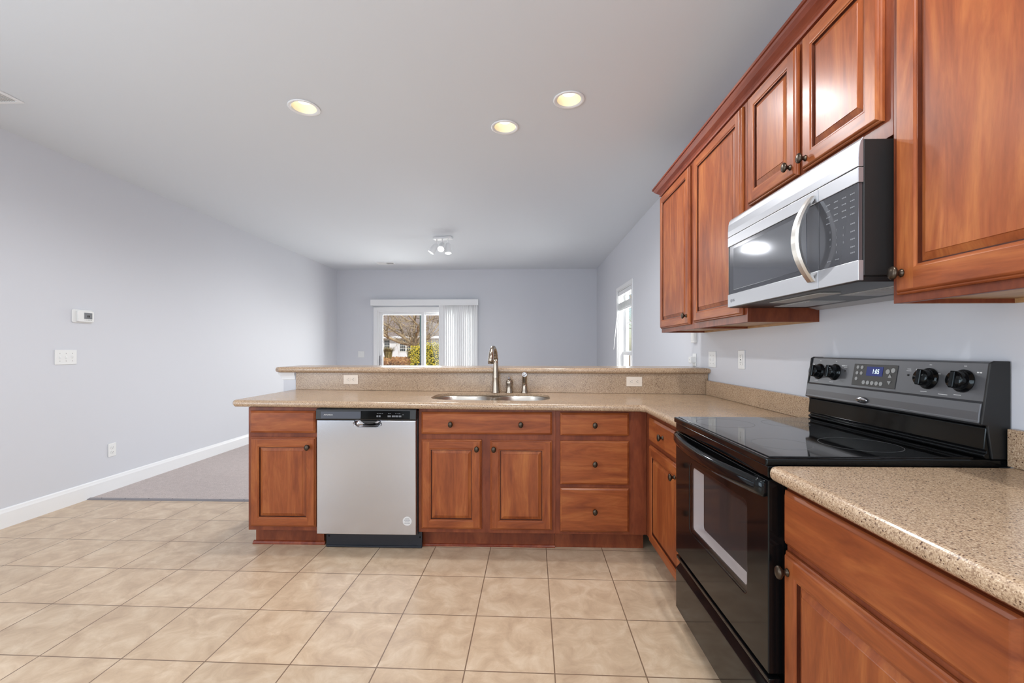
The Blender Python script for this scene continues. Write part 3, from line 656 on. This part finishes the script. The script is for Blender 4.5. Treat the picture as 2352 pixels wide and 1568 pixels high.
for z, w2 in ((.212, .012), (.206, .016), (.200, .019), (.194, .014)):
    for k in range(6): mb.box(.557-w2+k*w2/3, .557-w2+k*w2/3+w2/4, -.0016, -.0011, z-.0012, z+.0012)
for k in range(5): mb.box(.557-.016+k*.0068, .557-.016+k*.0068+.0048, -.0016, -.0011, .183, .187)
mb.build('printed_marks', 'print_grey', st)
mb = MB(); mb.box(.026, W_+.02, .072, .09, .004, .108); mb.box(.026, W_+.02, .066, .072, .004, .014); mb.build('toe_panel', 'plinth_black', dw, .002)
for x in (.042, W_+.008): MB().lathe([(.006, 0), (.005, .003), (.001, .004)], 12, Matrix.Translation((x, .072, .07)) @ Matrix.Rotation(R(90), 4, 'X')).build('screw', 'black_enamel', dw)

# ------------------------------------------------------------------ range
FX = .687
rg = thing('range', 'black freestanding electric range with glass cooktop', 'range', (FX, 2.012, 0), rot)
W_ = .762; BK = XR-FX-.004
mb = MB(); mb.box(.002, W_-.002, .0625, BK-.02, .05, .905); mb.build('body', 'black_texture', rg, .003)
mb = MB(); mb.box(.0, W_, -.008, BK-.001, .906, .929); mb.build('cooktop_frame', 'black_enamel', rg, .005, 3)
gt = MB().box(.014, W_-.014, .008, BK-.085, .9285, .9315).build('cooktop_glass', 'black_glass', rg, .001)
def ringmesh(mb, cx_, cy_, r, wd=.0022, n=64):
    ls = [[(cx_+q*math.cos(2*math.pi*i/n), cy_+q*math.sin(2*math.pi*i/n), z) for i in range(n)] for q, z in ((r, .9314), (r, .93165), (r-wd, .93165), (r-wd, .9314))]
    mb.loops(ls, 0, False, False, False)
for x, y, r in ((.58, .385, .110), (.58, .14, .086), (.18, .385, .086), (.18, .14, .110)):
    mb = MB(); ringmesh(mb, x, y, r, .0015); mb.build('burner_ring', 'ring', gt)
MB().box(.004, W_-.004, .0, .04, .872, .9055).build('front_rail', 'black_enamel', rg, .003)
DZ0, DZ1 = .318, .866
mb = MB(); wx0, wx1, wz0, wz1 = .165, .640, .474, .765
fo = MB(); outer = rrect(.003, W_-.003, DZ0, DZ1, .006, 2)
mb.box(.003, W_-.003, 0, .062, DZ0, DZ1); o = mb.build('oven_door', 'black_enamel', rg)
boolean(o, [MB().loops([[(x, y, z) for x, z in rrect(wx0, wx1, wz0, wz1, .02, 5)] for y in (-.02, .058)])])
b_ = o.modifiers.new('edge', 'BEVEL'); b_.width = .003; b_.segments = 2; b_.limit_method = 'ANGLE'
od = o
MB().loops([[(x, y, z) for x, z in rrect(wx0-.001, wx1+.001, wz0-.001, wz1+.001, .02, 5)] for y in (.0015, .004)]).build('window_glass', 'smoked', od)
def wring(steps, name, mk):
    mb = MB(); mb.loops([[(x, y, z) for x, z in rrect(wx0+q, wx1-q, wz0+q, wz1-q, max(.006, .02-q*.3), 5)] for q, y in steps], 0, False, False, False); return mb.build(name, mk, od)
wring([(.001, .008), (.016, .008), (.018, .011), (.001, .011), (.001, .008)], 'window_seal', 'black_plastic')
wring([(.001, .0112), (.018, .0112), (.018, .053), (.001, .053), (.001, .0112)], 'window_trim', 'oven_frame')
MB().box(wx0+.002, wx1-.002, .0532, .056, wz0+.002, wz1-.002).build('inner_pane', 'oven_dark', od)
mb = MB(); ls = []
for i in range(25):
    u = i/24; x = .012+u*(W_-.024); bow = 4*u*(1-u); y = -.012-.040*bow
    zt_ = .866; zb = .815
    ls.append([(x, y+.016, zb+.004), (x, y+.004, zb), (x, y-.002, zb+.012), (x, y-.002, zt_-.014), (x, y+.004, zt_-.004), (x, y+.018, zt_-.002)])
mb.loops(ls, 0, True); hn = mb.build('handle', 'black_enamel', od)
for x in (.03, W_-.03): MB().box(x-.02, x+.02, -.010, .002, .825, .858).build('handle_mount', 'black_enamel', od, .003)
mb = MB()
mb.prism([(.038, .066), (.0, .066), (.0, .245), (.016, .262), (.020, .272), (.002, .290), (.002, .304), (.038, .304)], .003, W_-.003, 'x'); mb.build('storage_drawer', 'black_enamel', rg, .003)
MB().box(.02, W_-.02, .06, .09, .0, .055).build('plinth', 'black_plastic', rg)
# backguard
BG = .585
mb = MB(); mb.prism([(BG+.012, .9295), (BG+.006, .936), (BG+.006, .942), (BG+.014, .946), (BG+.014, .952), (BG+.006, .956), (BG+.012, 1.016), (BG+.020, 1.022), (BK, 1.022), (BK, .9295)], .004, W_-.004, 'x'); mb.build('riser_panel', 'black_enamel', rg, .002)
mb = MB(); mb.prism([(BG-.006, 1.034), (BG-.010, 1.030), (BG+.004, 1.0225), (BK, 1.0225), (BK, 1.198), (BG+.036, 1.202), (BG+.026, 1.198), (BG+.008, 1.090), (BG+.001, 1.084), (BG-.004, 1.060)], .006, W_-.006, 'x')
cs = mb.build('console', 'console', rg, .004, 3)
for x0, x1 in ((-.001, .006), (W_-.006, W_+.001)):
    MB().prism([(BG-.004, 1.026), (BG+.020, 1.1975), (BG+.032, 1.204), (BK, 1.203), (BK, .93), (BG+.025, .93), (BG+.012, 1.022)], x0, x1, 'x').build('end_cap', 'black_texture', rg, .002)
def cy(z): return BG+.008+(z-1.09)*(.018/.108)      # console face
lean = math.atan(.018/.108)
def onface(mb, x0, x1, z0, z1, o0, o1, mi=0): mb.loops([[(x0, cy(z0)-o, z0), (x1, cy(z0)-o, z0), (x1, cy(z1)-o, z1), (x0, cy(z1)-o, z1)] for o in (o0, o1)], mi)
mb = MB(); onface(mb, .262, .462, 1.098, 1.180, 0, .002); cp_ = mb.build('control_panel', 'console_panel', cs, .001)
mb = MB(); onface(mb, .328, .402, 1.138, 1.172, .002, .003); dp = mb.build('display', 'display', cp_)
text(cp_, 'clock_digits', '1:05', .024, (.372, cy(1.154)-.0034, 1.154), 'digits', (R(90)-lean, 0, 0), .0002, sx=.8)
def disc(mb, x, z, r, o0=.002, o1=.0035, n=16, sx=1):
    ls = [[(x+r*sx*math.cos(2*math.pi*i/n), cy(z+r*math.sin(2*math.pi*i/n))-o, z+r*math.sin(2*math.pi*i/n)) for i in range(n)] for o in (o0, o1)]; mb.loops(ls)
for x, z, r in ((.283, 1.168, .0065), (.304, 1.168, .0065), (.283, 1.146, .0065), (.304, 1.146, .0065), (.283, 1.124, .0065), (.322, 1.112, .0075), (.342, 1.112, .0075), (.362, 1.112, .0075), (.382, 1.112, .0075), (.402, 1.112, .0075), (.424, 1.157, .0085), (.446, 1.162, .0085)):
    mb = MB(); disc(mb, x, z, r); mb.build('button', 'grey_button', cp_)
for zs in (1, -1):
    mb = MB(); zc = 1.130+zs*.010; mb.loops([[(.436, cy(zc)-o, zc+zs*.009), (.428, cy(zc)-o, zc-zs*.004), (.444, cy(zc)-o, zc-zs*.004)] for o in (.002, .0035)]); mb.build('arrow_button', 'grey_button', cp_)
for x, z in ((.062, 1.140), (.158, 1.142), (.580, 1.143), (.690, 1.143)):
    k = MB(); mt = Matrix.Translation((x, cy(z), z)) @ Matrix.Rotation(R(90)-lean, 4, 'X')
    k.lathe([(.034, 0), (.034, .003), (.029, .006), (.027, .012), (.0255, .027), (.024, .030), (.001, .0305)], 32, mt)
    kn = k.build('control_knob', 'black_enamel', cs)
    g = MB(); g.loops([[mt @ Vector(p) for p in ((-.007, -.025, zz), (.007, -.025, zz), (.007, .025, zz), (-.007, .025, zz))] for zz in (.02, .037)]); g.build('grip', 'black_enamel', kn, .003)
mb = MB()
def tick(x, z, w2, h2=.0016): onface(mb, x-w2/2, x+w2/2, z-h2/2, z+h2/2, 0, .0004)
for x, nm in ((.062, 0), (.158, 1), (.580, 2), (.690, 3)):
    tick(x, 1.187, .008); tick(x-.01, 1.101, .022); tick(x+(.038 if nm % 2 else -.038), 1.170, .006, .004); tick(x+(.046 if nm % 2 else -.046), 1.170, .006, .004); tick(x-(.034 if nm % 2 else -.034), 1.160, .007)
for x in (.215, .505): tick(x, 1.170, .014); tick(x, 1.164, .018)
tick(.635, 1.098, .03)
mb.build('printed_marks', 'print_white', cs)
for x in (.215, .505): MB().lathe([(.0035, 0), (.003, .002), (.001, .0025)], 12, Matrix.Translation((x, cy(1.15), 1.15)) @ Matrix.Rotation(R(90), 4, 'X')).build('indicator_light', 'slot', cs)
bt = MB().lathe([(.027, 0), (.027, .002), (.024, .0035), (.001, .004)], 32, Matrix.Translation((.335, BG-.0075, 1.046)) @ Matrix.Rotation(R(90)+.08, 4, 'X'), 0, True, 1, .42).build('badge', 'chrome', cs)
text(bt, 'lettering', 'Whirlpool', .010, (.335, BG-.0118, 1.046), 'slot', (R(90), 0, 0), .0002)

# ------------------------------------------------------------------ microwave
mw = thing('microwave', 'stainless over-the-range microwave with a bowed handle', 'microwave', (.930, 2.030, 1.428), rot)
W_, H_, D_ = .784, .404, XR-.930-.003
MB().box(.002, W_-.002, .016, D_, .014, H_-.006).build('body', 'black_texture', mw, .003)
mb = MB(); pf = [(.0155, .320), (0, .320), (.0, .345), (.002, .375), (.006, .392), (.012, .401), (.0155, .404)]
mb.prism(pf, 0, W_, 'x'); mb.build('vent_grille', 'steel_h', mw, .004, 3)
SPL = .617
dmb = MB(); wz0, wz1 = .058, .276
dmb.box(.0, SPL-.001, 0, .0155, .001, wz0); dmb.box(.0, SPL-.001, 0, .0155, wz1, .318); dmb.box(.010, SPL-.001, .004, .0155, wz0, wz1, 1)
dmb.box(.0, .010, .003, .0155, wz0, wz1, 2)
dd = dmb.build('door', ['steel_h', 'mw_panel', 'black_plastic'], mw, .0015)
MB().box(.048, SPL-.062, .0028, .004, wz0+.018, wz1-.016).build('window', 'mw_window', dd)
pmb = MB(); pmb.box(SPL+.001, W_, 0, .0155, .001, wz0); pmb.box(SPL+.001, W_, 0, .0155, wz1, .318); pmb.box(SPL+.001, W_-.004, .003, .0155, wz0, wz1, 1)
pn = pmb.build('control_panel', ['steel_h', 'mw_panel'], mw, .0015)
for r_, row in enumerate(('123', '456', '789', '0')):
    for c_, ch in enumerate(row): text(pn, 'keypad_digit', ch, .0095, (.668+(c_+(1 if row == '0' else 0))*.028, .0026, .165-r_*.022), 'print_grey', ext=.0002)
mb = MB()
for r_ in range(4):
    for c_ in range(4): 
        x, z = .652+c_*.033, .250-r_*.019
        for k in range(3): mb.box(x+k*.006, x+k*.006+.004, .0022, .003, z, z+.003)
for z in (.165, .143, .121, .099, .082):
    for k in range(3): mb.box(.752+k*.006, .756+k*.006, .0022, .003, z, z+.0035)
for x in (.655, .690): 
    for k in range(3): mb.box(x+k*.006, x+k*.006+.004, .0022, .003, .076, .079)
mb.build('printed_marks', 'print_grey', pn)
mb = MB(); ls = []
for i in range(25):
    u = i/24; z = .026+u*.275; bow = 4*u*(1-u); y = -.004-.052*bow; x = .590
    hw = .016+.003*bow
    ls.append([(x-hw, y, z), (x-hw*.6, y-.006, z), (x+hw*.6, y-.006, z), (x+hw, y, z), (x+hw*.8, y+.010, z), (x-hw*.8, y+.010, z)])
mb.loops(ls, 0, False); mb.build('handle', 'satin', dd)
lg = MB(); lg.lathe([(.0075, 0), (.0075, .0005)], 24, Matrix.Translation((.034, -.0001, .028)) @ Matrix.Rotation(R(90), 4, 'X'), 0, False); lo_ = lg.build('logo', 'print_grey', dd)
text(lo_, 'lettering', 'LG', .016, (.056, -.0006, .028), 'print_grey', ext=.0003)
mb = MB(); mb.box(.004, W_-.004, .006, D_-.004, -.002, .0135); un = mb.build('underside', 'black_plastic', mw, .002)
MB().box(.25, .55, .05, .12, -.006, -.0021).build('light_cover', 'lens', un, .002)
for x0 in (.07, .47):
    mb = MB(); mb.box(x0, x0+.24, .17, .31, -.004, -.0021)
    for k in range(12): mb.box(x0+.01+k*.0185, x0+.02+k*.0185, .18, .30, -.0055, -.004)
    mb.build('grease_filter', 'mesh_metal', un)
MB().prism([(D_-.06, -.0021), (D_-.005, -.0021), (D_-.005, -.012), (D_-.02, -.012)], .01, W_-.01, 'x').build('rear_flange', 'mesh_metal', un)

# ------------------------------------------------------------------ plates on the walls
def facing(kind):   # rotation so that the local -y side faces into the room
    return {'right': R(-90), 'left': R(90), 'front': 0}[kind]
def outlet(label, loc, rz, mat_key='plastic', horiz=False, gfci=False, w=.072, h=.116):
    t = thing('power_outlet', label, 'outlet', loc, rz)
    if horiz: w, h = h, w
    MB().box(-w/2, w/2, -.006, 0, -h/2, h/2).build('plate', mat_key, t, .003)
    if gfci:
        a, b2 = (.034, .017) if horiz else (.017, .034)
        MB().box(-a, a, -.009, -.0061, -b2, b2).build('receptacle', mat_key, t, .002)
        offs = [(-.021, 0), (.021, 0)] if horiz else [(0, -.021), (0, .021)]
    else:
        offs = [(-.020, 0), (.020, 0)] if horiz else [(0, -.020), (0, .020)]
        for ox, oz in offs: MB().loops([[(ox+x, y, oz+z) for x, z in rrect(-.0165, .0165, -.0145, .0145, .010, 5)] for y in (-.0085, -.0061)]).build('receptacle', mat_key, t, .001)
    y0, y1 = (-.0095, -.0091) if gfci else (-.009, -.0086)
    for ox, oz in offs:
        mb = MB()
        for p, q, r_ in ((-.006, .003, .0009), (.006, .003, .0012)):
            if horiz: mb.box(ox+q-.0035, ox+q+.0035, y0, y1, oz+p-r_, oz+p+r_)
            else: mb.box(ox+p-r_, ox+p+r_, y0, y1, oz+q-.0035, oz+q+.0035)
        gx, gz = (ox-.007, oz) if horiz else (ox, oz-.007)
        mb.box(gx-.002, gx+.002, y0, y1, gz-.002, gz+.002); mb.build('slots', 'slot', t)
    if gfci:
        MB().box(-.004, .004, -.0098, -.0091, -.004, .004).build('test_button', 'slot' if mat_key == 'plastic' else mat_key, t)
    return t
def switch_plate(label, loc, rz, n, states, w=None, h=.116):
    w = w or (.072+.046*(n-1)); t = thing('light_switch', label, 'light switch', loc, rz)
    MB().box(-w/2, w/2, -.006, 0, -h/2, h/2).build('plate', 'plastic', t, .003)
    for i in range(n):
        x = (i-(n-1)/2)*.046; s_ = states[i]
        MB().loops([[(x-.005, -.006, -.012), (x+.005, -.006, -.012), (x+.005, -.006, .012), (x-.005, -.006, .012)], [(x-.0035, -.013, s_*.008-.004), (x+.0035, -.013, s_*.008-.004), (x+.0035, -.013, s_*.008+.004), (x-.0035, -.013, s_*.008+.004)]]).build('toggle', 'plastic', t)
        for z in (-.030, .030): MB().lathe([(.003, 0), (.002, .001)], 10, Matrix.Translation((x, -.006, z)) @ Matrix.Rotation(R(90), 4, 'X')).build('screw', 'strip', t)
    return t
a_spl = math.atan(-.026)
outlet('cream double outlet on the stone backsplash above the dishwasher', (-1.345, Yb(-1.345)-.0005, 1.005), a_spl, 'cream', True)
outlet('cream outlet with test button on backsplash past the sprayer', (.81, Yb(.81)-.0005, .998), a_spl, 'cream', True, True)
outlet('white outlet with test button on wall near the range', (XR-.0005, 2.755, 1.173), rot, 'plastic', False, True, .080, .118)
outlet('white double outlet low on the long wall above the baseboard', (XL+.0005, 3.704, .36), R(90))
switch_plate('white double switch plate on wall above the bar top corner', (XR-.0005, 3.18, 1.166), rot, 2, (1, -1))
switch_plate('white triple switch plate on the long wall below the thermostat', (XL+.0005, 3.32, 1.177), R(90), 3, (-1, -1, 1))
t = thing('wall_plate', 'small white square plate on far wall beside the patio door', 'wall plate', (-3.15, YF-.0005, 1.148))
MB().box(-.06, .06, -.006, 0, -.06, .06).build('plate', 'plastic', t, .003); MB().box(-.017, .017, -.009, -.0061, -.034, .034).build('rocker', 'plastic', t, .002)
t = thing('plug_in_adapter', 'small white square plug-in box on wall over the bar top', 'adapter', (XR-.0005, 3.51, 1.155), rot)
MB().box(-.035, .035, -.005, 0, -.05, .05).build('plate', 'plastic', t, .002)
MB().box(-.024, .024, -.042, -.0051, -.026, .026).build('casing', 'plastic', t, .005, 3)
MB().lathe([(.004, 0), (.003, .001)], 12, Matrix.Translation((.0, -.042, 0)) @ Matrix.Rotation(R(90), 4, 'X')).build('indicator_light', 'strip', t)
t = thing('wall_box', 'small white box on wall just under the far wall cabinet', 'wall box', (XR-.0005, 3.50, 1.335), rot)
MB().box(-.035, .035, -.024, 0, -.045, .055).build('casing', 'plastic', t, .004); MB().box(-.026, .026, -.027, -.0241, -.03, .03).build('cover', 'plastic', t, .002)
t = thing('thermostat', 'white thermostat with grey screen on the long wall', 'thermostat', (XL+.0005, 3.447, 1.507), R(90))
MB().loops([[(x, y, z) for x, z in rrect(-.083, .083, -.054, .054, .014, 5)] for y in (-.008, 0)]).build('wall_plate', 'plastic', t, .003)
MB().loops([[(x, y, z) for x, z in rrect(-.056, .074, -.045, .045, .010, 5)] for y in (-.028, -.0081)]).build('housing', 'plastic', t, .004, 3)
sc = MB().box(-.008, .058, -.0285, -.0281, -.020, .030).build('screen', 'print_grey', t)
mb = MB(); mb.box(.018, .026, -.0291, -.0286, -.006, .010); mb.box(.03, .038, -.0291, -.0286, -.006, .010); mb.box(.004, .05, -.0291, -.0286, -.0125, -.0115); mb.build('screen_marks', 'slot', sc)
mb = MB()
for k in range(5): mb.box(-.006+k*.013, .003+k*.013, -.0287, -.0281, -.031, -.026)
mb.build('buttons', 'grey_button', t)

# ------------------------------------------------------------------ ceiling fittings
for (x, y), lab in zip(cans, ('recessed ceiling light over the floor beside the peninsula end', 'recessed ceiling light closest to the wall cabinets', 'recessed ceiling light over the peninsula sink', 'added unseen ceiling light over the worktop on this side of the range', 'added unseen ceiling light over the floor where the camera stands')):
    t = thing('recessed_light', lab, 'ceiling light', (x, y, ZC), 0, 'recessed lights in the kitchen ceiling')
    MB().lathe([(.0745, .012), (.0748, -.0005), (.095, -.0005), (.096, -.004), (.092, -.007), (.080, -.006), (.0735, -.002)], 48, cap=False).build('trim_ring', 'white', t)
    MB().lathe([(.0735, .0), (.068, .03), (.060, .075), (.058, .10), (.001, .104)], 48, cap=False).build('reflector', 'reflector', t)
    MB().lathe([(.001, .028), (.022, .030), (.038, .038), (.044, .050), (.040, .066), (.026, .085), (.02, .10)], 32, cap=False).build('bulb', 'bulb', t)
    lamp('recessed_lamp_glow', 'SPOT', (x, y, ZC-.035), (0, 0, 0), 66 if x > .5 else 37, (.97, .985, 1), spot_size=R(172), spot_blend=.4, shadow_soft_size=.034)
tf = thing('track_light', 'white ceiling fixture with three lit spotlights in the living area', 'ceiling light', (-1.122, 5.90, ZC))
mb = MB(); a = R(-12); mb.prism([(x*math.cos(a)-y*math.sin(a), x*math.sin(a)+y*math.cos(a)) for x, y in rrect(-.13, .13, -.055, .055, .02, 4)], -.028, -.0005, 'z'); mb.build('base_plate', 'white', tf, .004)
for k, (bx, by, dx, dy, dz) in enumerate(((-.085, .01, -.55, -.15, -.85), (-.005, -.02, .0, -.72, -.70), (.075, -.03, .05, -.18, -.98))):
    sm = MB(); sm.tube([(bx, by, -.027), (bx, by, -.095)], .007, 10); so = sm.build('stem', 'white', tf)
    dv = Vector((dx, dy, dz)).normalized(); p0 = Vector((bx, by, -.088)); q = dv.to_track_quat('Z', 'Y').to_matrix().to_4x4(); mt = Matrix.Translation(p0) @ q
    he = MB().lathe([(.012, -.008), (.026, .004), (.034, .022), (.040, .085), (.045, .13), (.047, .145), (.043, .146), (.041, .128)], 28, mt, cap=False).build('spot_head', 'white', so)
    MB().lathe([(.041, .122), (.041, .138), (.030, .146), (.001, .149)], 24, mt).build('bulb', 'led', he)
    sl = lamp('track_lamp_glow', 'SPOT', tf.location+p0+dv*.17, dv.to_track_quat('-Z', 'Y').to_euler(), 60, (1, 1, 1), spot_size=R(120), spot_blend=.8, shadow_soft_size=.03)
def vent(label, loc, w, d_, rz=0, half=False):
    t = thing('ceiling_vent', label, 'vent', loc, rz)
    mb = MB(); mb.box(-w/2, w/2, -d_/2, -d_/2+.02, -.008, 0); mb.box(-w/2, w/2, d_/2-.02, d_/2, -.008, 0); mb.box(-w/2, -w/2+.02, -d_/2+.02, d_/2-.02, -.008, 0); mb.box(w/2-.02, w/2, -d_/2+.02, d_/2-.02, -.008, 0)
    mb.box(-.006, .006, -d_/2+.02, d_/2-.02, -.008, 0)
    mb.build('frame', 'white', t, .002)
    mb = MB(); mb.box(-w/2+.02, 0, -d_/2+.02, d_/2-.02, -.0015, -.0005); mb.box(0, w/2-.02, -d_/2+.02, d_/2-.02, -.0015, -.0005, 1)
    mb.build('duct_opening', ['plastic', 'grey_button' if half else 'plastic'], t)
    n = int((w-.04)/.016)
    for k in range(n):
        x = -w/2+.022+k*.016; sgn = -1 if x < 0 else 1
        MB().prism([(x, -.002), (x+.010*(1 if sgn > 0 else 1), -.002-.0), (x+.012, -.0045), (x+.002, -.0045)] if sgn < 0 else [(x, -.0018), (x+.002, -.0018), (x+.006, -.008), (x+.004, -.008)], -d_/2+.02, d_/2-.02, 'y').build('louver', 'white', t)
    return t
vent('small white ceiling vent near the far wall above patio door', (-2.46, 7.615, ZC-.0005), .31, .17, 0, True)
vent('white ceiling vent above the long wall near the camera', (-3.24, 2.465, ZC-.0005), .29, .27, R(0))
